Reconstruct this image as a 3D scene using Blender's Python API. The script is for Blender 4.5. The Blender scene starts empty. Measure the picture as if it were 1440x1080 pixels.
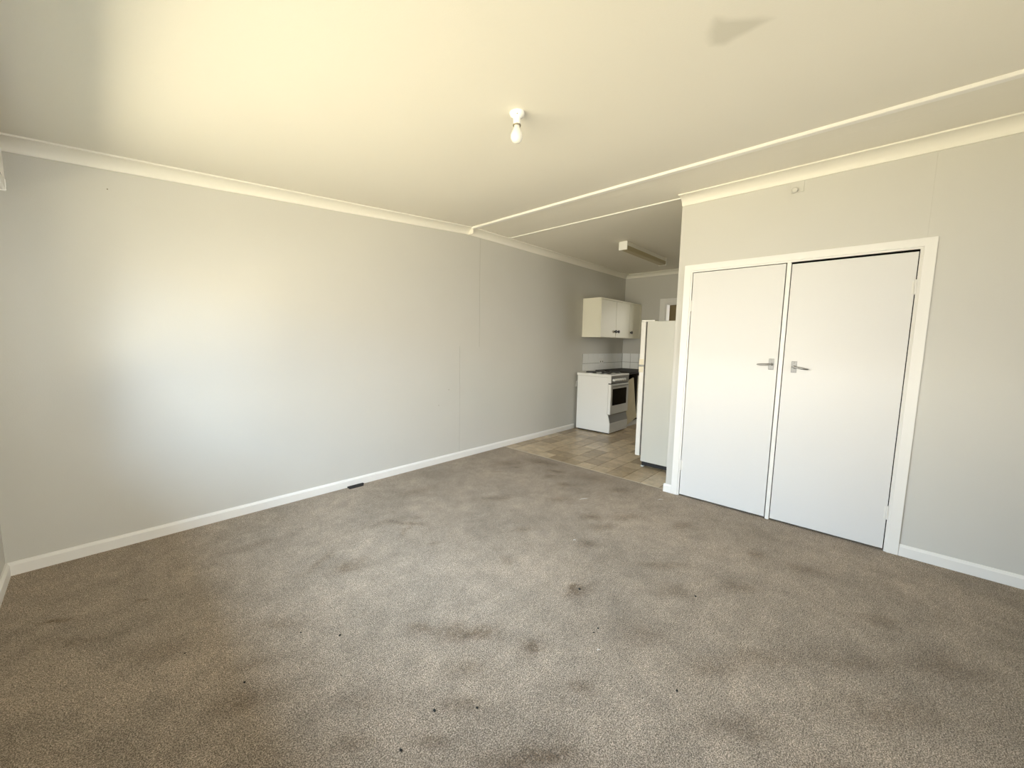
import bpy, bmesh, math, random
from mathutils import Vector, Matrix, noise as mnoise

random.seed(7)
C = bpy.context.scene.collection
scene = bpy.context.scene
H = 2.70          # flat ceiling
HL = 2.436        # height of the sloping ceiling where it meets the window wall
XW = 4.09         # face of the wardrobe wall
XB = 3.479        # where the slope meets the flat ceiling
XK = 7.395        # kitchen end wall
YC = -2.205       # free corner of the wardrobe wall
YR = -5.60        # side wall behind the camera
def zc(x): return HL + (H - HL) * x / XB

# ------------------------------------------------------------------ camera
cam_d = bpy.data.cameras.new('camera')
cam = bpy.data.objects.new('camera', cam_d)
C.objects.link(cam)
r = Vector((0.68143234, -0.73167185, 0.0175005))
u = Vector((0.0655026, 0.08478576, 0.99424383))
f = Vector((0.72894401, 0.67636357, -0.10570217))
m = Matrix((r, u, -f)).transposed().to_4x4()
m.translation = Vector((0.42885, -3.56524, 1.39523))
cam.matrix_world = m
cam_d.sensor_fit = 'HORIZONTAL'
cam_d.sensor_width = 36.0
cam_d.lens = 36.0 * 545.4 / 1440.0
cam_d.clip_start = 0.02
scene.camera = cam

# ------------------------------------------------------------------ world, lights, exposure
world = bpy.data.worlds.new('world')
scene.world = world
world.use_nodes = True
bg = world.node_tree.nodes['Background']
bg.inputs['Color'].default_value = (0.72, 0.86, 1.0, 1)
bg.inputs['Strength'].default_value = 1.0

def area(name, loc, aim, sx, sy, power, col):
    d = bpy.data.lights.new(name, 'AREA')
    d.shape = 'RECTANGLE'; d.size = sx; d.size_y = sy
    d.energy = power; d.color = col
    o = bpy.data.objects.new(name, d)
    o.location = loc
    o.rotation_euler = (Vector(aim) - Vector(loc)).to_track_quat('-Z', 'Y').to_euler()
    C.objects.link(o)
    return o
# daylight: the open sky outside the big window, and the sunlit ground below it
area('sky_light', (-6.5, -1.9, 5.4), (0.3, -1.8, 1.3), 12.0, 5.0, 4700, (0.62, 0.80, 1.0))
area('horizon_light', (-7.6, -1.9, 1.9), (0.3, -1.8, 1.6), 12.0, 2.8, 1750, (1.0, 0.95, 0.81))
area('sunlit_ground_light', (-6.2, -1.8, -0.45), (-6.1, -1.8, 2.0), 10.0, 10.0, 5350, (1.0, 0.88, 0.60))
area('side_fill_light', (2.1, -10.0, 2.0), (2.1, -5.5, 1.6), 7.0, 3.2, 1150, (1.0, 0.96, 0.87))  # added fill lamp, shines in through the added side window
area('side_low_fill_light', (2.1, -10.2, -0.45), (2.1, -10.1, 2.0), 8.0, 7.0, 950, (1.0, 0.88, 0.60))  # added warm fill lamp from below the same window
area('hall_daylight', (8.6, -2.1, 1.9), (7.5, -0.8, 1.7), 0.8, 1.2, 25, (1.0, 0.97, 0.88))

scene.view_settings.view_transform = 'Standard'
scene.view_settings.look = 'None'
scene.view_settings.gamma = 1.0
scene.view_settings.use_curve_mapping = False
scene.view_settings.exposure = -0.04
scene.cycles.max_bounces = 12
scene.cycles.diffuse_bounces = 8

# ------------------------------------------------------------------ helpers
def new_bm(): return bmesh.new()

def add_box(bm, x0, x1, y0, y1, z0, z1, bev=0.0, seg=1):
    if x0 > x1: x0, x1 = x1, x0
    if y0 > y1: y0, y1 = y1, y0
    if z0 > z1: z0, z1 = z1, z0
    vs = [bm.verts.new(p) for p in ((x0,y0,z0),(x1,y0,z0),(x1,y1,z0),(x0,y1,z0),(x0,y0,z1),(x1,y0,z1),(x1,y1,z1),(x0,y1,z1))]
    fs = [bm.faces.new([vs[i] for i in q]) for q in ((0,3,2,1),(4,5,6,7),(0,1,5,4),(1,2,6,5),(2,3,7,6),(3,0,4,7))]
    if bev > 0:
        es = list({e for fc in fs for e in fc.edges})
        bmesh.ops.bevel(bm, geom=es, offset=bev, segments=seg, profile=0.5, affect='EDGES', clamp_overlap=True)
    return vs

def box(*a, **k):
    bm = new_bm(); add_box(bm, *a, **k); return bm

def add_prism(bm, pts, frame, d0, d1):
    """closed outline pts (a, b) swept along the third axis from d0 to d1; frame maps (a, b, d) to a point"""
    A = [bm.verts.new(frame(a, b, d0)) for a, b in pts]
    B = [bm.verts.new(frame(a, b, d1)) for a, b in pts]
    n = len(pts)
    bm.faces.new(A); bm.faces.new(B[::-1])
    for i in range(n):
        bm.faces.new((A[i], B[i], B[(i+1) % n], A[(i+1) % n]))
    bmesh.ops.recalc_face_normals(bm, faces=bm.faces[:])

def add_lathe(bm, prof, centre, axis='Z', seg=28):
    """profile of (radius, height) turned about the axis"""
    cx, cy, cz = centre
    rings = []
    for rr, h in prof:
        ring = []
        for i in range(seg):
            t = 2 * math.pi * i / seg
            a, b = rr * math.cos(t), rr * math.sin(t)
            p = {'Z': (cx+a, cy+b, cz+h), 'Y': (cx+a, cy+h, cz+b), 'X': (cx+h, cy+a, cz+b)}[axis]
            ring.append(bm.verts.new(p))
        rings.append(ring)
    for q in range(len(rings) - 1):
        for i in range(seg):
            j = (i+1) % seg
            bm.faces.new((rings[q][i], rings[q][j], rings[q+1][j], rings[q+1][i]))
    bm.faces.new(rings[0][::-1]); bm.faces.new(rings[-1])
    bmesh.ops.recalc_face_normals(bm, faces=bm.faces[:])

def add_tube(bm, pts, radii, seg=12, flat=1.0):
    pts = [Vector(p) for p in pts]
    rings = []
    for i, p in enumerate(pts):
        a = pts[max(i-1, 0)]; b = pts[min(i+1, len(pts)-1)]
        t = (b - a).normalized()
        up = Vector((0, 0, 1)) if abs(t.z) < 0.9 else Vector((0, 1, 0))
        s = t.cross(up).normalized(); w = s.cross(t)
        rings.append([bm.verts.new(p + radii[i] * (math.cos(2*math.pi*k/seg) * s + flat * math.sin(2*math.pi*k/seg) * w)) for k in range(seg)])
    for q in range(len(rings) - 1):
        for k in range(seg):
            j = (k+1) % seg
            bm.faces.new((rings[q][k], rings[q][j], rings[q+1][j], rings[q+1][k]))
    bm.faces.new(rings[0][::-1]); bm.faces.new(rings[-1])
    bmesh.ops.recalc_face_normals(bm, faces=bm.faces[:])

def origin(o):
    w = Vector((0, 0, 0))
    while o is not None:
        w += Vector(o.location); o = o.parent
    return w

def obj(name, bm, mat, parent=None, base=None, smooth=False, kind=None, label=None, cat=None, group=None):
    """bm is in room coordinates; base = the object's own origin"""
    me = bpy.data.meshes.new(name)
    b = Vector(base) if base is not None else Vector((0, 0, 0))
    if parent is not None:
        b = origin(parent) if base is None else b
    bmesh.ops.translate(bm, vec=-b, verts=bm.verts[:])
    bm.to_mesh(me); bm.free()
    if mat: me.materials.append(mat)
    if smooth:
        for p in me.polygons: p.use_smooth = True
    o = bpy.data.objects.new(name, me)
    C.objects.link(o)
    if parent is not None:
        o.parent = parent
        o.location = b - origin(parent)
    else:
        o.location = b
    if kind: o['kind'] = kind
    if label: o['label'] = label
    if cat: o['category'] = cat
    if group: o['group'] = group
    return o

def thing(name, label, cat, loc, group=None):
    o = bpy.data.objects.new(name, None)
    o.empty_display_size = 0.05
    o.location = loc
    C.objects.link(o)
    o['label'] = label; o['category'] = cat
    if group: o['group'] = group
    return o

def struct(name, bm, mat, base=None, label=None, parent=None, smooth=False):
    return obj(name, bm, mat, base=base, parent=parent, kind='structure' if parent is None else None, label=label, smooth=smooth)

def auto_smooth(o, ang=35):
    for p in o.data.polygons: p.use_smooth = True
    try: o.data.set_sharp_from_angle(angle=math.radians(ang))
    except Exception: pass

# ------------------------------------------------------------------ materials
def mat(name, col, rough=0.5, metal=0.0, spec=0.5, bump=None, var=None, coat=0.0):
    """bump = (scale, strength, distance); var = (scale, amount): slight blotchiness of the paint itself"""
    mt = bpy.data.materials.new(name); mt.use_nodes = True
    nt = mt.node_tree; b = nt.nodes['Principled BSDF']
    b.inputs['Base Color'].default_value = (*col, 1)
    b.inputs['Roughness'].default_value = rough
    b.inputs['Metallic'].default_value = metal
    b.inputs['Specular IOR Level'].default_value = spec
    b.inputs['Coat Weight'].default_value = coat
    geo = nt.nodes.new('ShaderNodeNewGeometry')
    if var:
        n = nt.nodes.new('ShaderNodeTexNoise'); n.inputs['Scale'].default_value = var[0]; n.inputs['Detail'].default_value = 5
        nt.links.new(geo.outputs['Position'], n.inputs['Vector'])
        mr = nt.nodes.new('ShaderNodeMapRange')
        mr.inputs['From Min'].default_value = 0.3; mr.inputs['From Max'].default_value = 0.7
        mr.inputs['To Min'].default_value = 1 - var[1]; mr.inputs['To Max'].default_value = 1 + var[1]
        nt.links.new(n.outputs['Fac'], mr.inputs['Value'])
        vm = nt.nodes.new('ShaderNodeVectorMath'); vm.operation = 'SCALE'
        vm.inputs[0].default_value = col
        nt.links.new(mr.outputs['Result'], vm.inputs['Scale'])
        nt.links.new(vm.outputs['Vector'], b.inputs['Base Color'])
    if bump:
        n2 = nt.nodes.new('ShaderNodeTexNoise'); n2.inputs['Scale'].default_value = bump[0]; n2.inputs['Detail'].default_value = 4
        nt.links.new(geo.outputs['Position'], n2.inputs['Vector'])
        bp = nt.nodes.new('ShaderNodeBump'); bp.inputs['Strength'].default_value = bump[1]; bp.inputs['Distance'].default_value = bump[2]
        nt.links.new(n2.outputs['Fac'], bp.inputs['Height'])
        nt.links.new(bp.outputs['Normal'], b.inputs['Normal'])
    return mt

M_wall = mat('wall_paint', (0.585, 0.575, 0.535), 0.62, bump=(160, 0.10, 0.004), var=(2.0, 0.012))
M_trim = mat('gloss_trim_paint', (0.80, 0.79, 0.76), 0.38, bump=(60, 0.05, 0.003))
M_cornice = mat('cornice_paint', (0.82, 0.80, 0.73), 0.55, bump=(120, 0.06, 0.003))
M_door = mat('door_paint', (0.68, 0.675, 0.665), 0.42, bump=(110, 0.12, 0.004), var=(1.5, 0.008))
M_dark = mat('dark_void', (0.012, 0.011, 0.010), 0.9)
M_chrome = mat('worn_chrome', (0.30, 0.30, 0.295), 0.30, metal=1.0)
M_plate = mat('worn_steel_plate', (0.34, 0.34, 0.335), 0.55, metal=0.8)
M_hinge = mat('painted_hinge', (0.74, 0.73, 0.70), 0.4)
M_white = mat('white_enamel', (0.90, 0.90, 0.88), 0.22, coat=0.3)
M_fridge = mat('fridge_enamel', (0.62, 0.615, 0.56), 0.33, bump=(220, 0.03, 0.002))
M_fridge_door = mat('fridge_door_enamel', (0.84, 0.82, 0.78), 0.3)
M_yellowed = mat('yellowed_plastic', (0.78, 0.72, 0.57), 0.45)
M_seal = mat('grey_rubber_seal', (0.07, 0.065, 0.055), 0.7)
M_black = mat('black_plastic', (0.012, 0.012, 0.013), 0.4)
M_glass = mat('black_oven_glass', (0.006, 0.006, 0.007), 0.08)
M_silver = mat('silver_panel', (0.30, 0.30, 0.285), 0.4, metal=0.2)
M_grey = mat('grey_enamel', (0.60, 0.60, 0.57), 0.35)
M_cab = mat('cream_cabinet_paint', (0.88, 0.855, 0.72), 0.4, bump=(80, 0.05, 0.003))
M_cabin = mat('cabinet_inside', (0.035, 0.028, 0.020), 0.8)
M_bench = mat('black_laminate', (0.010, 0.008, 0.007), 0.55, spec=0.2, var=(60, 0.3))
M_leaf = mat('old_cream_door', (0.56, 0.50, 0.34), 0.5, var=(9, 0.06))
M_walltile = mat('white_glazed_tile', (0.86, 0.875, 0.88), 0.15, coat=0.2)
M_grout = mat('grout', (0.20, 0.20, 0.20), 0.9)
M_opal = mat('opal_bulb_glass', (0.78, 0.77, 0.73), 0.25)
M_brass = mat('ring_metal', (0.28, 0.25, 0.2), 0.4, metal=0.8)
M_diff = mat('yellowed_diffuser', (0.44, 0.38, 0.235), 0.4)
M_batten = mat('batten_enamel', (0.84, 0.83, 0.77), 0.4)
M_subfloor = mat('tile_joint', (0.06, 0.043, 0.026), 0.9)
M_strip = mat('carpet_edge_strip', (0.62, 0.57, 0.46), 0.35, metal=0.5)
M_hall = mat('brown_hall_wall', (0.30, 0.24, 0.13), 0.7, var=(3, 0.1))
M_ground = mat('outside_ground', (0.34, 0.29, 0.17), 0.9, var=(2, 0.2))
M_lint = mat('pale_lint', (0.75, 0.73, 0.68), 0.9)

def ceiling_material():
    mt = mat('ceiling_paint', (0.76, 0.735, 0.665), 0.7, bump=(150, 0.10, 0.004), var=(1.3, 0.010))
    nt = mt.node_tree; b = nt.nodes['Principled BSDF']
    at = nt.nodes.new('ShaderNodeAttribute'); at.attribute_name = 'patch'
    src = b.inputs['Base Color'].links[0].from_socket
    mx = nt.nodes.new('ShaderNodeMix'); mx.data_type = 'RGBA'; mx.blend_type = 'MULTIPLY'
    mx.inputs['B'].default_value = (0.80, 0.80, 0.78, 1)  # makes the paint greyer inside the wedge-shaped patch
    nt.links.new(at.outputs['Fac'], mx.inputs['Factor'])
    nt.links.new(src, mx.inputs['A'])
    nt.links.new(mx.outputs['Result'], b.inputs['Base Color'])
    return mt
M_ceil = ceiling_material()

def carpet_material():
    mt = bpy.data.materials.new('worn_carpet'); mt.use_nodes = True
    nt = mt.node_tree; b = nt.nodes['Principled BSDF']
    L = nt.links.new
    b.inputs['Roughness'].default_value = 1.0
    b.inputs['Specular IOR Level'].default_value = 0.05
    b.inputs['Sheen Weight'].default_value = 0.25
    b.inputs['Sheen Roughness'].default_value = 0.6
    b.inputs['Sheen Tint'].default_value = (0.9, 0.85, 0.75, 1)
    geo = nt.nodes.new('ShaderNodeNewGeometry')
    def noise(scale, det, rough=0.5, vec=None):
        n = nt.nodes.new('ShaderNodeTexNoise'); n.inputs['Scale'].default_value = scale
        n.inputs['Detail'].default_value = det; n.inputs['Roughness'].default_value = rough
        L(vec if vec is not None else geo.outputs['Position'], n.inputs['Vector']); return n
    # twisted tufts: colour mix of pale and dark yarn
    tuft = noise(190, 3, 0.7)
    fleck = noise(370, 2, 0.6)
    mixn = nt.nodes.new('ShaderNodeMath'); mixn.operation = 'ADD'
    L(tuft.outputs['Fac'], mixn.inputs[0]); L(fleck.outputs['Fac'], mixn.inputs[1])
    ramp = nt.nodes.new('ShaderNodeValToRGB')
    ramp.color_ramp.elements[0].position = 0.42; ramp.color_ramp.elements[0].color = (0.062, 0.044, 0.028, 1)
    ramp.color_ramp.elements[1].position = 0.585; ramp.color_ramp.elements[1].color = (0.75, 0.622, 0.50, 1)
    e = ramp.color_ramp.elements.new(0.50); e.color = (0.305, 0.240, 0.180, 1)
    half = nt.nodes.new('ShaderNodeMath'); half.operation = 'MULTIPLY'; half.inputs[1].default_value = 0.5
    L(mixn.outputs[0], half.inputs[0]); L(half.outputs[0], ramp.inputs['Fac'])
    # brushed / trodden pile at several sizes
    last = ramp.outputs['Color']
    for sc_, det, lo, hi in ((1.7, 6, 0.80, 1.16), (9, 5, 0.84, 1.14), (52, 3, 0.80, 1.20)):
        big = noise(sc_, det, 0.62)
        mr = nt.nodes.new('ShaderNodeMapRange')
        mr.inputs['From Min'].default_value = 0.32; mr.inputs['From Max'].default_value = 0.68
        mr.inputs['To Min'].default_value = lo; mr.inputs['To Max'].default_value = hi
        L(big.outputs['Fac'], mr.inputs['Value'])
        sc = nt.nodes.new('ShaderNodeVectorMath'); sc.operation = 'SCALE'
        L(last, sc.inputs[0]); L(mr.outputs['Result'], sc.inputs['Scale'])
        last = sc.outputs['Vector']
    # spilled stains, own shapes
    at = nt.nodes.new('ShaderNodeAttribute'); at.attribute_name = 'patch'
    brk = noise(46, 5, 0.72)
    mr2 = nt.nodes.new('ShaderNodeMapRange'); mr2.inputs['From Min'].default_value = 0.30; mr2.inputs['From Max'].default_value = 0.52
    L(brk.outputs['Fac'], mr2.inputs['Value'])
    mu = nt.nodes.new('ShaderNodeMath'); mu.operation = 'MULTIPLY'; mu.use_clamp = True
    L(at.outputs['Fac'], mu.inputs[0]); L(mr2.outputs['Result'], mu.inputs[1])
    mx = nt.nodes.new('ShaderNodeMix'); mx.data_type = 'RGBA'; mx.blend_type = 'MULTIPLY'
    mx.inputs['B'].default_value = (0.36, 0.29, 0.21, 1)
    L(mu.outputs[0], mx.inputs['Factor']); L(sc.outputs['Vector'], mx.inputs['A'])
    L(mx.outputs['Result'], b.inputs['Base Color'])
    bp = nt.nodes.new('ShaderNodeBump'); bp.inputs['Strength'].default_value = 0.9; bp.inputs['Distance'].default_value = 0.006
    L(mixn.outputs[0], bp.inputs['Height']); L(bp.outputs['Normal'], b.inputs['Normal'])
    return mt
M_carpet = carpet_material()

def vinyl_material():
    mt = bpy.data.materials.new('vinyl_tile'); mt.use_nodes = True
    nt = mt.node_tree; b = nt.nodes['Principled BSDF']; L = nt.links.new
    b.inputs['Roughness'].default_value = 0.30
    geo = nt.nodes.new('ShaderNodeNewGeometry')
    oi = nt.nodes.new('ShaderNodeObjectInfo')
    ramp = nt.nodes.new('ShaderNodeValToRGB')
    ramp.color_ramp.elements[0].color = (0.30, 0.22, 0.13, 1)
    ramp.color_ramp.elements[1].color = (0.58, 0.47, 0.32, 1)
    e = ramp.color_ramp.elements.new(0.6); e.color = (0.46, 0.355, 0.225, 1)
    L(oi.outputs['Random'], ramp.inputs['Fac'])
    n = nt.nodes.new('ShaderNodeTexNoise'); n.inputs['Scale'].default_value = 11; n.inputs['Detail'].default_value = 6; n.inputs['Roughness'].default_value = 0.65
    L(geo.outputs['Position'], n.inputs['Vector'])
    mr = nt.nodes.new('ShaderNodeMapRange'); mr.inputs['From Min'].default_value = 0.3; mr.inputs['From Max'].default_value = 0.7
    mr.inputs['To Min'].default_value = 0.74; mr.inputs['To Max'].default_value = 1.22
    L(n.outputs['Fac'], mr.inputs['Value'])
    sc = nt.nodes.new('ShaderNodeVectorMath'); sc.operation = 'SCALE'
    L(ramp.outputs['Color'], sc.inputs[0]); L(mr.outputs['Result'], sc.inputs['Scale'])
    L(sc.outputs['Vector'], b.inputs['Base Color'])
    return mt
M_vinyl = vinyl_material()

# ================================================================== ROOM SHELL
XC = 4.125        # carpet edge
# ---- carpet: fine grid (carries the stain attribute) with a body under it
def stains():
    S = []   # x, y, half length, half width, angle, strength
    for x, y, a, b_, t, s in (
        (1.414,-1.298,.10,.07,.4,.8),(1.30,-1.12,.16,.035,-.5,.55),(1.999,-1.048,.13,.025,.9,.7),(2.10,-1.02,.05,.03,0,.6),(1.92,-1.13,.09,.02,-.6,.6),
        (1.722,-2.529,.055,.05,.3,1.0),(1.628,-2.293,.09,.06,.8,.8),(2.225,-2.452,.09,.045,.4,.95),(2.23,-2.40,.03,.02,.4,1),
        (3.777,-1.881,.10,.06,.7,.6),(3.786,-1.112,.12,.05,1.3,.8),(1.42,-2.06,.07,.04,.9,.75),(1.526,-2.202,.11,.06,.8,.75),
        (1.439,-2.407,.10,.05,.8,.6),(1.697,-2.813,.05,.035,.8,.8),(1.292,-2.795,.12,.05,.8,.8),(1.308,-2.517,.10,.04,.9,.6),
        (2.806,-2.687,.16,.05,.8,.6),(3.377,-3.086,.07,.06,.2,.7),(3.409,-3.354,.10,.06,.9,.55),(1.945,-1.446,.04,.03,0,.7),
        (1.865,-.913,.20,.05,.2,.4),(2.829,-1.187,.16,.06,.5,.55),(3.459,-2.59,.10,.06,.3,.6),(2.661,-3.614,.16,.06,.9,.55),
        (.749,-1.907,.11,.06,.6,.6),(.98,-1.55,.12,.05,.8,.5),(.82,-1.72,.1,.04,.5,.45),(2.17,-3.162,.14,.06,.8,.6),(2.153,-2.846,.14,.08,.8,.5),
        (1.412,-2.882,.09,.05,.8,.8),(2.439,-3.725,.20,.07,.8,.55),(3.338,-.678,.07,.02,.8,.6),(3.602,-1.156,.06,.025,.9,.7),
        (3.663,-1.184,.05,.02,.9,.7),(3.596,-.726,.030,.016,.8,1.6),(3.95,-.85,.22,.10,1.4,.7),(3.9,-1.5,.22,.10,1.4,.5),
        (3.62,-.55,.2,.12,.5,.5),(3.55,-1.45,.10,.04,.9,.7),(3.2,-1.6,.12,.05,.7,.5),(3.1,-2.0,.07,.05,.6,.8),(3.0,-2.15,.10,.05,.6,.6),
        (3.3,-2.2,.14,.06,.8,.6),(2.7,-2.2,.06,.04,.4,.8),(2.6,-2.85,.12,.06,.8,.5),(2.9,-3.1,.10,.06,.8,.6),(2.4,-3.3,.16,.05,.8,.55),
        (1.95,-3.3,.14,.05,.8,.5),(2.0,-3.6,.18,.06,.8,.5),(2.9,-3.9,.14,.08,.8,.6),(3.1,-3.7,.10,.06,.8,.5),(.55,-1.35,.14,.05,.6,.4),
        (.30,-1.0,.12,.03,.6,.4),(.22,-.75,.05,.012,.6,1.2),(.52,-.83,.03,.008,.6,1.2),(1.1,-.6,.2,.06,.2,.35),(2.4,-.55,.2,.08,.1,.4),
        (1.15,-2.55,.06,.03,.8,.6),(.95,-2.35,.08,.03,.8,.6),(1.05,-2.22,.12,.05,.8,.4),(2.55,-1.75,.10,.04,.5,.5),(2.15,-1.95,.05,.04,.5,.45)):
        S.append((x, y, a, b_, math.cos(t), math.sin(t), s))
    return S
STAINS = stains()
def stain_at(x, y):
    w = mnoise.noise_vector(Vector((x*9, y*9, 0.3))) * 0.035 + mnoise.noise_vector(Vector((x*24, y*24, 4.3))) * 0.016
    x += w.x; y += w.y
    v = 0.0
    for sx, sy, a, b_, ct, st, s in STAINS:
        dx, dy = x - sx, y - sy
        if abs(dx) > 3*a or abs(dy) > 3*a: continue
        p, q = (dx*ct - dy*st)/a, (dx*st + dy*ct)/b_
        d2 = p*p + q*q
        if d2 < 7: v += s * math.exp(-d2)
    return min(v, 1.6)

def carpet():
    step = 0.022
    nx, ny = int(XC/step), int(-YR/step)
    verts, faces, vals = [], [], []
    for j in range(ny+1):
        for i in range(nx+1):
            x, y = XC*i/nx, YR*j/ny
            verts.append((x, y, 0.0)); vals.append(stain_at(x, y))
    for j in range(ny):
        for i in range(nx):
            a = j*(nx+1)+i
            faces.append((a, a+nx+1, a+nx+2, a+1))
    n0 = len(verts)
    cs = [0, nx, ny*(nx+1)+nx, ny*(nx+1)]
    for c in cs:
        x, y, z = verts[c]; verts.append((x, y, -0.012)); vals.append(0)
    # skirts under the four edges
    edges = [[i for i in range(nx+1)], [j*(nx+1)+nx for j in range(ny+1)], [ny*(nx+1)+i for i in range(nx, -1, -1)], [j*(nx+1) for j in range(ny, -1, -1)]]
    for k, e in enumerate(edges):
        faces.append(tuple(e) + (n0+(k+1) % 4, n0+k))
    faces.append((n0, n0+1, n0+2, n0+3))
    me = bpy.data.meshes.new('floor'); me.from_pydata(verts, [], faces)
    at = me.attributes.new('patch', 'FLOAT', 'POINT')
    at.data.foreach_set('value', vals)
    me.materials.append(M_carpet)
    o = bpy.data.objects.new('floor', me); C.objects.link(o)
    o['kind'] = 'structure'; o['label'] = 'worn grey brown carpet with dark stains'
    return o
carpet()

# ---- kitchen floor: square vinyl tiles, each its own piece
kf = struct('floor_kitchen', box(XC, 8.9, 0.0, -2.7, -0.06, -0.0062), M_subfloor, label='brown mottled vinyl tile floor of the kitchen')
P = 0.197
tile_me = None
for i in range(17):
    for j in range(13):
        x0 = XC + 0.004 + i*P; y0 = -0.002 - j*P + (0.05 if j == 0 else 0.045)
        yA = min(y0, -0.001); yB = y0 - P + 0.0045
        xB = min(x0 + P - 0.003, XK)
        if j == 0 or i == 16:
            o = obj('tile', box(x0, xB, yA, yB, -0.0062, -0.0030, bev=0.0008), M_vinyl, kf, base=(x0, yB, -0.0062))
            continue
        if yB < -2.45: continue
        if tile_me is None:
            o = obj('tile', box(x0, x0+P-0.0045, y0, y0-P+0.0045, -0.0062, -0.0030, bev=0.0008), M_vinyl, kf, base=(x0, yB, -0.0062))
            tile_me = o.data
        else:
            o = bpy.data.objects.new('tile', tile_me); C.objects.link(o); o.parent = kf; o.location = (x0, yB, -0.0062)
struct('trim_1', box(XC-0.004, XC+0.008, -0.015, YC+0.015, -0.004, 0.0012, bev=0.001), M_strip, label='thin metal strip between carpet and vinyl')

# ---- long left wall: lining boards with fine joints over a backing
wl = struct('wall_left', box(-0.15, 7.6, 0.008, 0.12, -0.02, 2.78), M_wall, label='long pale grey painted wall')
def panel(parent, pts, frame, name='wall_panel'):
    bm = new_bm(); add_prism(bm, pts, frame, 0.0, 1.0)
    return obj(name, bm, M_wall, parent)
fl = lambda a, b, d: (a, 0.0085*d, b)
g = 0.0014
panel(wl, [(0, 0), (3.358-g, 0), (3.358-g, 1.345+g), (3.667-g, 1.345+g), (3.667-g, 2.72), (0, 2.72)], fl)
panel(wl, [(3.358+g, 0), (7.45, 0), (7.45, 2.72), (3.667+g, 2.72), (3.667+g, 1.345-g), (3.358+g, 1.345-g)], fl)

# ---- wall with the window (behind and left of the camera)
WY0, WY1, WZ0, WZ1 = -0.47, -3.25, 0.88, 2.06
bm = new_bm()
add_box(bm, -0.13, 0, 0.0, WY0, 0, 2.5); add_box(bm, -0.13, 0, WY1, YR-0.1, 0, 2.5)
add_box(bm, -0.13, 0, WY0, WY1, 0, WZ0); add_box(bm, -0.13, 0, WY0, WY1, WZ1, 2.5)
struct('wall_window', bm, M_wall, label='window wall at the low side of the room')
bm = new_bm()
for y in (WY0, WY1+0.05, -1.33+0.02, -2.24+0.02):
    add_box(bm, -0.10, -0.04, y, y-0.05, WZ0, WZ1)
add_box(bm, -0.10, -0.04, WY0, WY1, WZ0, WZ0+0.05); add_box(bm, -0.10, -0.04, WY0, WY1, WZ1-0.05, WZ1)
wf = struct('window_1', bm, M_trim, label='white framed window with three open lights')
obj('window_sill', box(-0.13, 0.045, WY0+0.05, WY1-0.05, WZ0-0.03, WZ0, bev=0.004), M_trim, wf)

# ---- wall behind the camera
VX0, VX1 = 1.0, 3.1  # extent of the window opening added to let fill light in
bm = new_bm()
add_box(bm, 0, VX0, YR, YR-0.1, 0, 2.75); add_box(bm, VX1, XW, YR, YR-0.1, 0, 2.75)
add_box(bm, VX0, VX1, YR, YR-0.1, 0, WZ0); add_box(bm, VX0, VX1, YR, YR-0.1, WZ1, 2.75)
struct('wall_side', bm, M_wall, label='side wall behind the viewer, with an opening added for fill light')
bm = new_bm()
for x in (VX0, (VX0+VX1)/2-0.025, VX1-0.05): add_box(bm, x, x+0.05, YR-0.03, YR-0.08, WZ0, WZ1)
add_box(bm, VX0, VX1, YR-0.03, YR-0.08, WZ0, WZ0+0.05); add_box(bm, VX0, VX1, YR-0.03, YR-0.08, WZ1-0.05, WZ1)
struct('fill_window', bm, M_trim, label='white framed window added for side fill light')

# ---- wardrobe wall (faces the window) with the cupboard behind it
WA0, WA1, WAZ = -2.300, -3.765, 2.07     # opening
wr = None
bm = new_bm()
add_box(bm, XW+0.008, XW+0.09, YC, WA0, 0, 2.74)
add_box(bm, XW+0.008, XW+0.09, WA1, YR-0.1, 0, 2.74)
add_box(bm, XW+0.008, XW+0.09, WA0, WA1, WAZ, 2.74)
add_box(bm, XW, XW+0.008, YC, YC-0.0005, 0, 2.7)
bq = new_bm()
add_box(bq, XW+0.09, 4.60, YC, YC-0.07, 0, 2.74); add_box(bq, 4.56, 4.60, YC-0.07, -4.0, 0, 2.74); add_box(bq, XW+0.09, 4.56, -3.93, -4.0, 0, 2.74)
struct('wall_partition', bq, M_wall, label='thin walls around the back of the built-in cupboard')
wr = struct('wall_right', bm, M_wall, label='pale grey painted wall around the built-in cupboard')
fr = lambda a, b, d: (XW+0.0085*d, a, b)
SJ = -3.752
panel(wr, [(YC, 0), (WA0, 0), (WA0, WAZ), (SJ+0.0003, WAZ), (SJ+0.0003, 2.70), (YC, 2.70)], fr)
panel(wr, [(SJ-0.0003, WAZ), (WA1, WAZ), (WA1, 0), (YR, 0), (YR, 2.70), (SJ-0.0003, 2.70)], fr)

# ---- kitchen walls
struct('wall_kitchen', box(4.60, XK, -2.50, -2.60, -0.02, 2.75), M_wall, label='kitchen side wall behind the fridge')
DY0, DY1, DZ = -0.79, -1.60, 2.135
bm = new_bm()
add_box(bm, XK, XK+0.1, 0.008, DY0, -0.02, 2.75); add_box(bm, XK, XK+0.1, DY1, -2.6, -0.02, 2.75)
add_box(bm, XK, XK+0.1, DY0, DY1, DZ, 2.75)
wb = struct('wall_back', bm, M_wall, label='kitchen end wall with a doorway')
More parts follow.
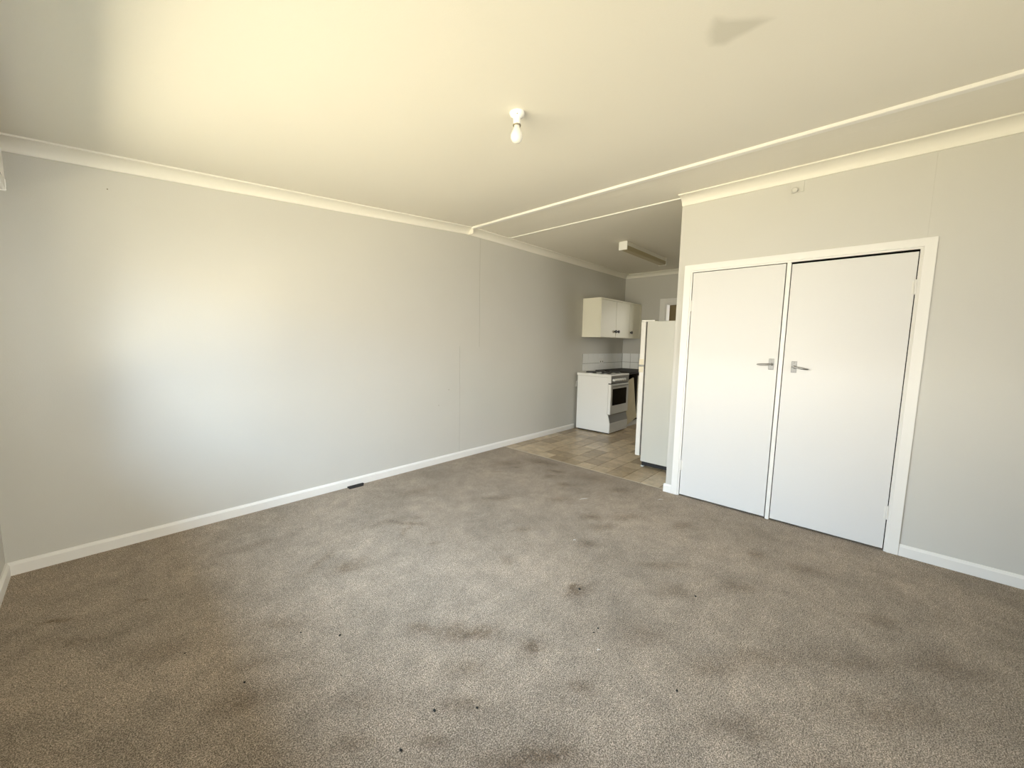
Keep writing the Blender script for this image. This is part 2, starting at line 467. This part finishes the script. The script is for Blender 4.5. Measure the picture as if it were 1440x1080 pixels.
# doorway lining and architrave
bm = new_bm()
add_box(bm, XK-0.018, XK, DY0+0.10, DY0, 0, DZ+0.085, bev=0.003)
add_box(bm, XK-0.018, XK, DY1, DY1-0.10, 0, DZ+0.085, bev=0.003)
add_box(bm, XK-0.018, XK, DY0, DY1, DZ, DZ+0.085, bev=0.003)
struct('trim_2', bm, M_trim, label='white architrave around the kitchen doorway')
bm = new_bm()
add_box(bm, XK-0.005, XK+0.13, DY0+0.001, DY0-0.022, 0, DZ); add_box(bm, XK-0.005, XK+0.13, DY1, DY1+0.022, 0, DZ)
add_box(bm, XK-0.005, XK+0.13, DY0-0.022, DY1+0.022, DZ-0.022, DZ)
struct('trim_3', bm, M_trim, label='white door lining of the kitchen doorway')
# small hall beyond the doorway
bm = new_bm()
add_box(bm, 8.9, 9.0, 0.2, -2.7, -0.02, 2.75); add_box(bm, XK+0.1, 8.9, 0.1, 0.2, -0.02, 2.75); add_box(bm, XK+0.1, 8.9, -2.6, -2.7, -0.02, 2.75)
struct('wall_hall', bm, M_hall, label='brown wall of the hall past the kitchen')

# ---- ceilings
def slope_ceiling():
    nx, ny = 90, 150
    verts, faces, vals = [], [], []
    tri = [(2.214,-2.972),(2.243,-3.021),(2.232,-3.128),(2.222,-3.19),(2.145,-3.118),(2.059,-3.034),(2.117,-2.992)]  # outline of the grey patch on the slope
    import itertools
    def seg_d(p, a, b_):
        ax, ay = a; bx, by = b_; px, py = p
        dx, dy = bx-ax, by-ay
        t = max(0, min(1, ((px-ax)*dx+(py-ay)*dy)/(dx*dx+dy*dy)))
        return math.hypot(px-ax-t*dx, py-ay-t*dy)
    def inside(p):
        c = False
        for k in range(len(tri)):
            (x1, y1), (x2, y2) = tri[k], tri[k-1]
            if (y1 > p[1]) != (y2 > p[1]) and p[0] < (x2-x1)*(p[1]-y1)/(y2-y1)+x1: c = not c
        return c
    xs = [XB*i/nx for i in range(nx+1)] + [1.9+0.0125*k for k in range(1, 40)]
    ys = [YR*j/ny for j in range(ny+1)] + [-2.85-0.0125*k for k in range(1, 40)]
    xs = sorted(set(round(v, 5) for v in xs)); ys = sorted(set(round(v, 5) for v in ys), reverse=True)
    for y in ys:
        for x in xs:
            verts.append((x, y, zc(x)))
            v = 0.0
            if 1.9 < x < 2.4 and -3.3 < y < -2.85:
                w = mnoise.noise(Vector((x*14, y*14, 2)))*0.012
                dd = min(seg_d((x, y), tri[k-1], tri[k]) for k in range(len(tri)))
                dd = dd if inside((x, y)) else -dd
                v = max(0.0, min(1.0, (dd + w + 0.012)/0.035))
            vals.append(v)
    nX = len(xs)
    for j in range(len(ys)-1):
        for i in range(nX-1):
            a = j*nX+i
            faces.append((a, a+1, a+nX+1, a+nX))
    n0 = len(verts)
    verts += [(0, 0, zc(0)+0.06), (XB, 0, H+0.06), (XB, YR, H+0.06), (0, YR, zc(0)+0.06)]; vals += [0]*4
    faces.append((n0+3, n0+2, n0+1, n0))
    me = bpy.data.meshes.new('ceiling'); me.from_pydata(verts, [], faces)
    at = me.attributes.new('patch', 'FLOAT', 'POINT'); at.data.foreach_set('value', vals)
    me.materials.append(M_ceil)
    o = bpy.data.objects.new('ceiling', me); C.objects.link(o)
    o['kind'] = 'structure'; o['label'] = 'sloping painted ceiling with a grey wedge-shaped patch'
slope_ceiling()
cf = struct('ceiling_kitchen', box(XB, 9.0, 0.1, YR-0.1, H+0.010, H+0.10), M_ceil, label='flat painted ceiling of the kitchen strip')
obj('ceiling_panel', box(XB, 3.6590, 0.0, YR, H, H+0.0105), M_ceil, cf)
obj('ceiling_panel', box(3.6595, XW-0.02, 0.0, YR, H, H+0.0105), M_ceil, cf)
obj('ceiling_panel', box(XW-0.0185, XK, 0.0, -2.5, H, H+0.0105), M_ceil, cf)

# ---- cornices (cove mould)
def cove(out=0.105, drop=0.066, lip=0.010, n=9):
    """outline in (out from the wall, down from the ceiling)"""
    pts = [(0, 0), (out, 0), (out, lip)]
    for k in range(n+1):
        t = math.pi/2*k/n
        # concave quarter
        pts.append((0.012 + (out-0.020-0.012)*(1-math.sin(t)), lip + (drop-lip-0.004)*(1-math.cos(t))))
    pts += [(0.010, drop), (0, drop)]
    return pts
def cornice(name, fr_, d0, d1, label, **k):
    bm = new_bm(); add_prism(bm, cove(**k), fr_, d0, d1)
    o = struct(name, bm, M_cornice, label=label); auto_smooth(o, 40); return o
cornice('trim_4', lambda a, b, d: (d, -a, zc(d)-b), 0.0, XB, 'cove cornice along the left wall under the sloping ceiling')
cornice('trim_5', lambda a, b, d: (d, -a, H-b), XB, XK, 'cove cornice along the left wall in the kitchen')
cornice('trim_6', lambda a, b, d: (XW-a, d, H-b), YC, YR, 'cove cornice above the built-in cupboard', out=0.115, drop=0.072)
cornice('trim_7', lambda a, b, d: (XK-a, d, H-b), 0.0, -2.5, 'cove cornice on the kitchen end wall', out=0.10)
cornice('trim_8', lambda a, b, d: (a, d, HL-b+0.07*a), 0.0, YR, 'cove cornice above the window')
# white bead where slope meets flat, and the thin joint bead in line with the cupboard wall
bm = new_bm(); add_box(bm, XB-0.030, XB+0.012, -0.085, YR, H-0.022, H+0.004, bev=0.003)
struct('trim_9', bm, M_trim, label='white batten across the ceiling where the slope ends')
struct('trim_10', box(XW-0.028, XW-0.013, -0.075, YC+0.005, H-0.010, H+0.002, bev=0.002), M_trim, label='thin ceiling bead in line with the cupboard wall')
# little mitre cap where the left cornice changes direction
struct('trim_11', box(XB-0.004, XB+0.003, -0.092, -0.001, H-0.068, H-0.001), M_cornice, label='mitre joint of the left cornice')

# ---- skirtings
def skirt_pts(h=0.078, t=0.016): return [(0, 0), (t, 0), (t, h-0.017), (t-0.009, h-0.001), (0, h)]
def skirt(name, fr_, d0, d1, label, **k):
    bm = new_bm(); add_prism(bm, skirt_pts(**k), fr_, d0, d1); return struct(name, bm, M_trim, label=label)
skirt('baseboard_left', lambda a, b, d: (d, -a, b), 0.0, 5.79, 'white skirting along the long wall')
skirt('baseboard_window', lambda a, b, d: (a, d, b), -0.001, YR, 'white skirting under the window')
skirt('baseboard_right', lambda a, b, d: (XW-a, d, b), -3.801, YR, 'white skirting right of the cupboard')
bm = new_bm()
add_prism(bm, skirt_pts(), lambda a, b, d: (XW-a, d, b), YC+0.016, -2.264)
add_prism(bm, skirt_pts(), lambda a, b, d: (d, YC+a, b), XW-0.001, 4.60)
struct('baseboard_corner', bm, M_trim, label='short white skirting at the free wall corner')
skirt('baseboard_side', lambda a, b, d: (d, YR+a, b), 0.0, XW, 'white skirting on the side wall')

# ---- ground outside
struct('ground', box(-14, -0.2, -10, 8, -0.75, -0.6), M_ground, label='dry ground outside the window')

# ================================================================== BUILT-IN WARDROBE
wd = thing('built_in_wardrobe', 'white built-in cupboard with two tall flush doors in the wall', 'wardrobe', (XW, -3.03, 0))
bm = new_bm()
AF, AR = XW-0.020, XW+0.004
U = [(-2.265, 0), (-2.265, 2.105), (-3.800, 2.105), (-3.800, 0), (-3.742, 0), (-3.742, 2.052), (-2.322, 2.052), (-2.322, 0)]
add_prism(bm, U, lambda a, b, d: (AF+(AR-AF)*d, a, b), 0, 1)
bmesh.ops.bevel(bm, geom=[e for e in bm.edges if all(abs(v.co.x-AF) < 1e-5 for v in e.verts)], offset=0.002, segments=1, affect='EDGES')
obj('architrave', bm, M_trim, wd)
bm = new_bm()
add_box(bm, XW-0.011, XW+0.010, -2.318, -2.3335, 0, 2.054); add_box(bm, XW-0.011, XW+0.010, -3.7275, -3.746, 0, 2.054)
add_box(bm, XW-0.011, XW+0.010, -2.3335, -3.7275, 2.040, 2.054)
obj('door_stop', bm, M_trim, wd)
obj('mullion', box(XW-0.010, XW+0.004, -3.0225, -3.0500, 0, 2.042, bev=0.002), M_trim, wd)
bm = new_bm()     # near-black cupboard inside: the dark behind the door gaps put into colour
add_box(bm, 4.30, 4.31, -2.30, -3.76, 0, 2.07); add_box(bm, XW+0.03, 4.30, -2.296, -2.30, 0, 2.07); add_box(bm, XW+0.03, 4.30, -3.76, -3.764, 0, 2.07)
add_box(bm, XW+0.03, 4.30, -2.30, -3.76, 2.064, 2.068)
add_box(bm, XW+0.03, 4.30, -2.30, -3.76, 0.0005, 0.004)
obj('inside', bm, M_dark, wd)
def wardrobe_door(y0, y1, zt, side, lz, lever_drop, label):
    d = obj('door', box(XW-0.008, XW+0.014, y0, y1, 0.015, zt, bev=0.001), M_door, wd)
    pc = y1 + 0.0405 + 0.0 if side > 0 else y0 - 0.069
    # side>0: left door, plate near y1 (mullion) ; else plate near y0
    F = XW-0.008
    bm = new_bm()
    add_box(bm, F-0.004, F+0.001, pc-0.0175, pc+0.0175, lz-0.044, lz+0.044, bev=0.002)
    for s in (-1, 1):
        add_lathe(bm, [(0.0045, 0.0), (0.0045, -0.0055), (0.002, -0.0065)], (F, pc, lz+s*0.035), 'X', 10)
    obj('handle_plate', bm, M_plate, d)
    bm = new_bm()
    add_lathe(bm, [(0.013, 0), (0.0125, -0.010), (0.009, -0.014), (0.008, -0.036)], (F-0.004, pc, lz), 'X', 18)
    yy = pc
    pts = [(F-0.036, yy-0.010*side, lz), (F-0.038, yy+0.012*side, lz), (F-0.041, yy+0.040*side, lz-lever_drop*0.4), (F-0.042, yy+0.065*side, lz-lever_drop*0.8), (F-0.039, yy+0.088*side, lz-lever_drop), (F-0.036, yy+0.094*side, lz-lever_drop)]
    add_tube(bm, pts, [0.007, 0.0095, 0.0085, 0.0095, 0.0065, 0.002], 14, 0.85)
    auto_smooth(obj('lever_handle', bm, M_chrome, d))
    for hz in ((1.75, 0.292) if side > 0 else (1.80, 0.276)):
        bm = new_bm()
        hy = (y0+0.0018) if side > 0 else (y1-0.0018)
        add_lathe(bm, [(0.003, -0.048), (0.0058, -0.045), (0.0058, 0.045), (0.003, 0.048)], (F-0.004, hy, hz), 'Z', 12)
        add_box(bm, F-0.0015, F+0.001, hy, hy-0.016*side, hz-0.042, hz+0.042)
        obj('hinge', bm, M_hinge, d)
    return d
wardrobe_door(-2.3390, -3.0165, 2.0345, 1, 1.262, 0.004, '')
wardrobe_door(-3.0555, -3.7225, 2.0245, -1, 1.248, 0.012, '')

# ================================================================== FRIDGE
FX0, FX1 = 4.65, 5.25
fg = thing('refrigerator', 'tall white two-door fridge beside the cupboard wall', 'fridge', (4.95, -1.98, 0))
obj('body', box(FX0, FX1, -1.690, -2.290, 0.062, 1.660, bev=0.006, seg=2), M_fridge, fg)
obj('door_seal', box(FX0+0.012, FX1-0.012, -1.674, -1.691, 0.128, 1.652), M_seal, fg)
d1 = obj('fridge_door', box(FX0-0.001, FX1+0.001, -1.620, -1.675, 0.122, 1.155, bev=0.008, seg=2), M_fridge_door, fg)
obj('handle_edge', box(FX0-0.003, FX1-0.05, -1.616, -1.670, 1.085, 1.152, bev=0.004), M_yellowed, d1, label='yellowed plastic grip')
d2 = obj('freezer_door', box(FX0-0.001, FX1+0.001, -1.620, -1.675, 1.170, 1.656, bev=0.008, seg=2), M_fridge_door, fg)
obj('handle_edge', box(FX0-0.003, FX1-0.05, -1.616, -1.670, 1.173, 1.240, bev=0.004), M_yellowed, d2, label='yellowed plastic grip')
obj('hinge_cover', box(FX0+0.004, FX0+0.10, -1.622, -1.775, 1.657, 1.674, bev=0.004), M_white, fg)
obj('kick_panel', box(FX0+0.02, FX1-0.02, -1.70, -1.72, 0.012, 0.075), M_black, fg)
obj('underside_shade', box(FX0+0.005, FX1-0.005, -1.715, -2.285, 0.022, 0.0635), M_black, fg)  # black box in the gap, stands in for the shade below the fridge
for x in (FX0+0.035, FX1-0.035):
    for y in (-1.705, -2.26):
        bm = new_bm(); add_lathe(bm, [(0.020, -0.003), (0.020, 0.010), (0.010, 0.014), (0.009, 0.062)], (x, y, 0), 'Z', 14)
        obj('foot', bm, M_grey, fg)

# ================================================================== STOVE
SX0, SX1, SB, SF = 5.812, 6.405, -0.040, -0.600
sv = thing('stove', 'white freestanding stove with black oven window against the long wall', 'stove', (6.11, -0.33, 0))
bm = new_bm()
fs_ = lambda a, b, d: (SX0+(SX1-SX0)*d, a, b)
add_prism(bm, [(SB, 0.016), (SF-0.046, 0.016), (SF-0.048, 0.172), (SF-0.016, 0.300), (SF, 0.306), (SF, 0.886), (SB, 0.886)], fs_, 0, 1)
obj('body', bm, M_white, sv)
obj('plinth', box(SX0+0.02, SX1-0.02, SB-0.02, SF-0.02, -0.002, 0.018), M_black, sv)
bm = new_bm()
add_prism(bm, [(SF-0.0475, 0.028), (SF-0.0530, 0.028), (SF-0.0530, 0.166), (SF-0.0490, 0.170)], lambda a, b, d: (SX0+0.006+(SX1-SX0-0.012)*d, a, b), 0, 1)
obj('drawer_front', bm, M_grey, sv)
bm = new_bm()
add_prism(bm, [(SF-0.0485, 0.1735), (SF-0.0525, 0.1745), (SF-0.0215, 0.2975), (SF-0.0170, 0.2975)], lambda a, b, d: (SX0+0.006+(SX1-SX0-0.012)*d, a, b), 0, 1)
obj('drawer_lip', bm, M_silver, sv)
obj('hob', box(SX0-0.008, SX1+0.006, SB+0.012, SF-0.046, 0.888, 0.930, bev=0.006, seg=2), M_white, sv)
# control panel with six knobs
pn = obj('control_panel', box(SX0, SX1, SF+0.01, SF-0.044, 0.796, 0.8875, bev=0.004), M_white, sv)
obj('fascia', box(SX0+0.010, SX1-0.006, SF-0.040, SF-0.0475, 0.800, 0.908, bev=0.002), M_silver, pn)
for k in range(6):
    kx = 5.875 + 0.0725*k
    bm = new_bm()
    add_lathe(bm, [(0.019, 0), (0.019, -0.006), (0.015, -0.010), (0.0135, -0.026), (0.009, -0.028)], (kx, SF-0.0475, 0.846), 'Y', 18)
    add_box(bm, kx-0.004, kx+0.004, SF-0.056, SF-0.080, 0.828, 0.864, bev=0.002)
    obj('knob', bm, M_white, pn)
obj('door_gap', box(SX0+0.004, SX1-0.004, SF+0.002, SF-0.030, 0.781, 0.7965), M_black, sv)
# oven door with window and grip
od = obj('oven_door', box(SX0, SX1, SF-0.004, SF-0.048, 0.308, 0.781, bev=0.005, seg=2), M_grey, sv)
obj('door_side_trim', box(SX0-0.001, SX0+0.028, SF-0.003, SF-0.0495, 0.309, 0.780, bev=0.004), M_white, od)
obj('oven_window', box(5.870, 6.332, SF-0.045, SF-0.0495, 0.446, 0.708, bev=0.001), M_glass, od)
bm = new_bm()
add_box(bm, SX0+0.05, SX1-0.05, SF-0.048, SF-0.066, 0.742, 0.758, bev=0.004)
obj('grip', bm, M_silver, od)
# four hotplates
for (hx, hy, hr) in ((5.965, -0.20, 0.085), (6.26, -0.20, 0.070), (6.00, -0.455, 0.075), (6.27, -0.455, 0.085)):
    bm = new_bm(); add_lathe(bm, [(hr+0.016, 0.9295), (hr+0.016, 0.935), (hr+0.008, 0.938), (hr, 0.934), (hr*0.9, 0.9305)], (hx, hy, 0), 'Z', 30)
    rim = obj('hotplate_rim', bm, M_chrome, sv)
    bm = new_bm()
    add_lathe(bm, [(hr, 0.934), (hr, 0.951), (hr-0.006, 0.954), (0.02, 0.954)], (hx, hy, 0), 'Z', 30)
    obj('hotplate', bm, M_black, rim)
bm = new_bm()
add_tube(bm, [(5.816, -0.03, 0.79), (5.806, -0.022, 0.78), (5.806, -0.018, 0.70)], [0.006]*3, 8)
obj('power_cord', bm, M_white, sv)

# ================================================================== BENCH AND BASE CABINET
BX0, BX1, BF = 6.420, XK-0.002, -0.600
bt = obj('benchtop', box(BX0, BX1, -0.001, BF-0.035, 0.905, 0.945, bev=0.004), M_bench, kind=None, base=(6.9, -0.3, 0.905),
         label='black laminate benchtop in the kitchen corner', cat='benchtop')
bc = thing('base_cabinet', 'low cream kitchen cabinet with a crooked hanging door beside the stove', 'cabinet', (6.9, -0.3, 0))
bm = new_bm()
add_box(bm, BX0, BX0+0.018, -0.002, BF, 0.10, 0.904); add_box(bm, BX1-0.018, BX1, -0.002, BF, 0.10, 0.904)
add_box(bm, BX0+0.018, BX1-0.018, -0.002, -0.014, 0.10, 0.904); add_box(bm, BX0+0.018, BX1-0.018, -0.014, BF, 0.10, 0.118)
add_box(bm, 6.818, 6.836, -0.014, BF+0.002, 0.118, 0.904)
obj('carcass', bm, M_cabin, bc)
obj('plinth', box(BX0+0.002, BX1, BF+0.050, BF+0.032, -0.002, 0.10), M_grey, bc)
obj('door', box(6.826, BX1-0.004, BF-0.001, BF-0.019, 0.128, 0.868, bev=0.002), M_cab, bc)
# sagging door leaf, hanging crooked from its lower hinge
bm = new_bm()
q = [(6.418, 0.040), (6.803, 0.139), (6.635, 0.845), (6.418, 0.800)]
add_prism(bm, q, lambda a, b, d: (a, BF-0.003-0.016*d, b), 0, 1)
obj('door', bm, M_leaf, bc, label='yellowed door hanging crooked')

# splashback tiles, two rows
PT = 0.165
fan = 0
def splash(parent, frame, spans, z0=0.946, z1=1.232):
    zm = 1.067
    for a0, a1 in spans:
        for (b0, b1) in ((z0, zm-0.0025), (zm+0.0025, z1)):
            bm = new_bm()
            p, q = frame(a0+0.0025, b0, 0.0), frame(a1-0.0025, b1, 0.006)
            add_box(bm, p[0], q[0], p[1], q[1], p[2], q[2], bev=0.0015)
            obj('splashback_tile', bm, M_walltile, parent, base=((p[0]+q[0])/2, (p[1]+q[1])/2, (p[2]+q[2])/2))
xs = []
x = 6.000
while x < XK-0.008:
    xs.append((x, min(x+PT, XK-0.007))); x += PT
splash(wl, lambda a, b, d: (a, -d-0.0005, b), xs)
ys = []
y = 0.0075
while y < 0.66:
    ys.append((y, min(y+PT, 0.66))); y += PT
splash(wb, lambda a, b, d: (XK-d, -a, b), ys)
obj('grout_bed', box(6.001, XK-0.001, 0.0, -0.0022, 0.946, 1.2315), M_grout, wl)
obj('grout_bed', box(XK, XK-0.0022, -0.0022, -0.66, 0.946, 1.2315), M_grout, wb)
ws = thing('wall_socket', 'small white power point on the tiled splashback', 'power point', (6.60, -0.007, 1.105))
obj('plate', box(6.535, 6.665, -0.0068, -0.015, 1.065, 1.145, bev=0.003), M_white, ws)
for dx in (-0.035, 0.035):
    obj('rocker', box(6.60+dx-0.009, 6.60+dx+0.009, -0.0148, -0.020, 1.118, 1.136, bev=0.001), M_white, ws)
    obj('pin_holes', box(6.60+dx-0.011, 6.60+dx+0.011, -0.0148, -0.0154, 1.078, 1.100), M_seal, ws)

# ================================================================== WALL CABINET
CX0, CX1, CD, CZ0, CZ1 = 5.952, XK-0.001, -0.325, 1.510, 2.138
wc = thing('wall_cabinet', 'cream wall cupboard with black knobs above the stove', 'cabinet', (6.65, 0, CZ0))
bm = new_bm()
add_box(bm, CX0, CX1, -0.0005, CD, CZ0, CZ1, bev=0.002)
obj('carcass', bm, M_cab, wc)
obj('top_rail', box(CX0, CX1, CD, CD-0.018, 2.112, CZ1, bev=0.002), M_cab, wc)
obj('end_stile', box(7.350, CX1, CD, CD-0.022, CZ0, CZ1-0.026, bev=0.002), M_cab, wc)
for (a, b_, kx, ang) in ((CX0+0.004, 6.452, 6.412, 0), (6.458, 6.935, 6.505, 0), (6.941, 7.346, 6.990, 0)):
    bm = new_bm(); add_box(bm, a, b_, CD-0.001, CD-0.018, CZ0+0.002, 2.106, bev=0.002)
    dr = obj('door', bm, M_cab, wc)
    bm = new_bm(); add_lathe(bm, [(0.014, 0), (0.010, -0.012), (0.011, -0.018), (0.024, -0.024), (0.026, -0.032), (0.020, -0.040), (0.006, -0.043)], (kx, CD-0.018, 1.612), 'Y', 20)
    auto_smooth(obj('knob', bm, M_black, dr))

# ================================================================== LIGHT FITTINGS
bx, by = 2.013, -2.098
bz = zc(bx)
bl = thing('ceiling_bulb_holder', 'white ceiling lamp holder with a bare round bulb', 'light', (bx, by, bz))
bm = new_bm(); add_lathe(bm, [(0.038, 0.010), (0.038, -0.010), (0.034, -0.018), (0.024, -0.024), (0.019, -0.028)], (bx, by, bz), 'Z', 32)
bs = obj('base_cover', bm, M_white, bl); auto_smooth(bs)
for t in (3.9, 0.9):
    bm = new_bm(); add_lathe(bm, [(0.0035, 0), (0.0035, -0.004)], (bx+0.029*math.cos(t), by+0.029*math.sin(t), bz-0.018), 'Z', 10)
    obj('screw', bm, M_brass, bs)
bm = new_bm(); add_lathe(bm, [(0.019, -0.026), (0.0185, -0.058), (0.0175, -0.0615)], (bx, by, bz), 'Z', 28)
auto_smooth(obj('lamp_holder', bm, M_white, bl))
bm = new_bm(); add_lathe(bm, [(0.0205, -0.0605), (0.0215, -0.0635), (0.0205, -0.0665)], (bx, by, bz), 'Z', 28)
obj('holder_ring', bm, M_brass, bl)
prof = [(0.0145, -0.064), (0.015, -0.074), (0.018, -0.083), (0.0235, -0.094), (0.0285, -0.105), (0.0308, -0.116), (0.0300, -0.127), (0.0262, -0.137), (0.0195, -0.1445), (0.0110, -0.1485), (0.003, -0.1498)]
bm = new_bm(); add_lathe(bm, prof, (bx, by, bz), 'Z', 36)
auto_smooth(obj('bulb', bm, M_opal, bl), 60)

ft = thing('fluorescent_batten', 'long fluorescent ceiling light with yellowed diffuser in the kitchen', 'light', (5.73, -1.115, H))
obj('base_channel', box(5.115, 6.36, -1.062, -1.166, H-0.052, H+0.001, bev=0.003), M_batten, ft)
bm = new_bm()
fdf = lambda a, b, d: (5.112+1.250*d, a, b)
add_prism(bm, [(-1.063, H-0.051), (-1.066, H-0.090), (-1.076, H-0.101), (-1.152, H-0.101), (-1.162, H-0.090), (-1.165, H-0.051)], fdf, 0, 1)
obj('diffuser', bm, M_diff, ft, label='yellowed plastic diffuser')
for x0, x1 in ((5.098, 5.113), (6.361, 6.374)):
    obj('end_cap', box(x0, x1, -1.056, -1.172, H-0.106, H, bev=0.003), M_white if x0 < 6 else M_batten, ft)

# ================================================================== SMALL THINGS
# painted-over sensor bracket under the cornice
br = thing('wall_bracket', 'small painted plate with a knob on the wall under the cornice', 'bracket', (XW, -3.035, 2.575))
obj('plate', box(XW-0.006, XW+0.001, -3.003, -3.083, 2.548, 2.632, bev=0.001), M_wall, br)
bm = new_bm(); add_lathe(bm, [(0.014, 0), (0.014, -0.008), (0.019, -0.012), (0.020, -0.026), (0.014, -0.031)], (XW-0.006, -3.030, 2.562), 'X', 18)
auto_smooth(obj('knob', bm, M_wall, br))

# pelmet and blind rail at the window head
pm = obj('pelmet', box(0.145, 0.165, -0.10, -3.35, 2.215, 2.372, bev=0.002), M_trim, base=(0.155, -1.8, 2.215), label='painted pelmet board over the window', cat='pelmet')
obj('side_return', box(0.001, 0.146, -0.10, -0.118, 2.215, 2.372), M_trim, pm)
obj('side_return', box(0.001, 0.146, -3.332, -3.35, 2.215, 2.372), M_trim, pm)
rb = thing('blind_rail', 'white blind rail with rounded end under the pelmet', 'blind', (0.13, -1.8, 2.06))
bm = new_bm(); add_box(bm, 0.10, 0.172, -0.20, -3.25, 2.135, 2.195, bev=0.008, seg=2)
obj('rail', bm, M_white, rb)
bm = new_bm(); add_box(bm, 0.094, 0.174, -0.190, -0.202, 2.132, 2.196, bev=0.006, seg=2)
ec = obj('end_cap', bm, M_white, rb)
for z in (2.142, 2.150):
    bm = new_bm(); add_lathe(bm, [(0.004, 0), (0.004, 0.002)], (0.163 + (z-2.142), -0.1865, z), 'Y', 8)
    obj('screw', bm, M_brass, ec)
obj('wall_arm', box(0.001, 0.10, -0.30, -0.33, 2.15, 2.18), M_white, rb)
obj('wall_arm', box(0.001, 0.10, -3.1, -3.13, 2.15, 2.18), M_white, rb)

# black cover lying at the skirting, and crumbs
fv = thing('floor_outlet', 'black plastic outlet cover on the carpet against the long skirting', 'outlet', (2.05, -0.045, 0))
bm = new_bm(); add_prism(bm, [(-0.018, -0.001), (-0.072, -0.001), (-0.070, 0.006), (-0.040, 0.011), (-0.018, 0.012)], lambda a, b, d: (1.982+0.135*d, a, b), 0, 1)
obj('cover', bm, M_dark, fv)
bm = new_bm(); add_box(bm, 2.117, 2.135, -0.020, -0.044, 0.0, 0.014, bev=0.003)
obj('clip', bm, M_dark, fv)

def pt_on_floor(px, py):
    d = r*((px-720)/545.4) + u*(-(py-540)/545.4) + f
    t = -m.translation.z/d.z
    return m.translation + d*t
crumb = None
ORD = ['closest', 'second closest', 'third closest', 'fourth closest', 'fifth closest', 'sixth closest', 'seventh closest', 'eighth closest', 'ninth closest', 'tenth closest', 'eleventh closest', 'twelfth closest']
crumbs = []
for px, py, s in ((611, 1000, .006), (671, 996, .005), (564, 1056, .0055), (841, 884, .005), (835, 890, .004), (478, 894, .006), (423, 890, .004), (815, 829, .007), (978, 839, .006), (344, 960, .005), (260, 919, .004), (952, 972, .005)):
    p = pt_on_floor(px, py)
    if crumb is None:
        bm = new_bm(); bmesh.ops.create_icosphere(bm, subdivisions=1, radius=0.005)
        for v in bm.verts: v.co = Vector((v.co.x*1.2, v.co.y*0.8, v.co.z*0.6+0.0025)) * (1+0.3*random.random())
        crumb = obj('crumb', bm, M_dark, label='tiny dark crumb lying on the carpet', cat='crumb', group='dark crumbs on the carpet')
        crumb.location = (p.x, p.y, 0.0); o = crumb
    else:
        o = crumb.copy(); C.objects.link(o); o.location = (p.x, p.y, 0.0)
    o.scale = (s/0.005,)*3; o.rotation_euler = (0, 0, px)
    crumbs.append(o)
for k, o in enumerate(sorted(crumbs, key=lambda q: -q.location.y)):
    o['label'] = 'tiny dark crumb on the carpet, ' + ORD[k] + ' of the crumbs to the long wall'
lint = None
for px, py, L_, w_ in ((821, 702, .07, 'long pale thread of lint on the carpet before the vinyl floor'), (929, 703, .05, 'pale thread of lint on the carpet near the free wall corner'), (842, 915, .012, 'short white fleck of lint out in the middle of the carpet'), (808, 760, .02, 'small pale bit of lint between the dark carpet stains')):
    p = pt_on_floor(px, py); a = px*1.3
    bm = new_bm(); add_tube(bm, [(p.x-L_/2, p.y+L_*.3, 0.002), (p.x, p.y+0.006, 0.005), (p.x+L_/2, p.y-L_*.25, 0.002)], [0.0012, 0.002, 0.001], 6)
    obj('thread', bm, M_lint, base=(p.x, p.y, 0), label=w_, cat='thread', group='pale threads on the carpet')
for X, Z, w_ in ((3.197, 0.843, 'dark nail head in the long wall just left of the board joint'), (3.055, 0.675, 'lowest small dark nail head in the long wall'), (0.551, 2.298, 'small dark nail head high in the long wall by the window')):
    bm = new_bm(); add_lathe(bm, [(0.0035, 0.001), (0.0035, -0.004), (0.002, -0.005)], (X, 0, Z), 'Y', 8)
    obj('nail', bm, M_brass, base=(X, 0, Z), label=w_, cat='nail', group='nail heads in the long wall')
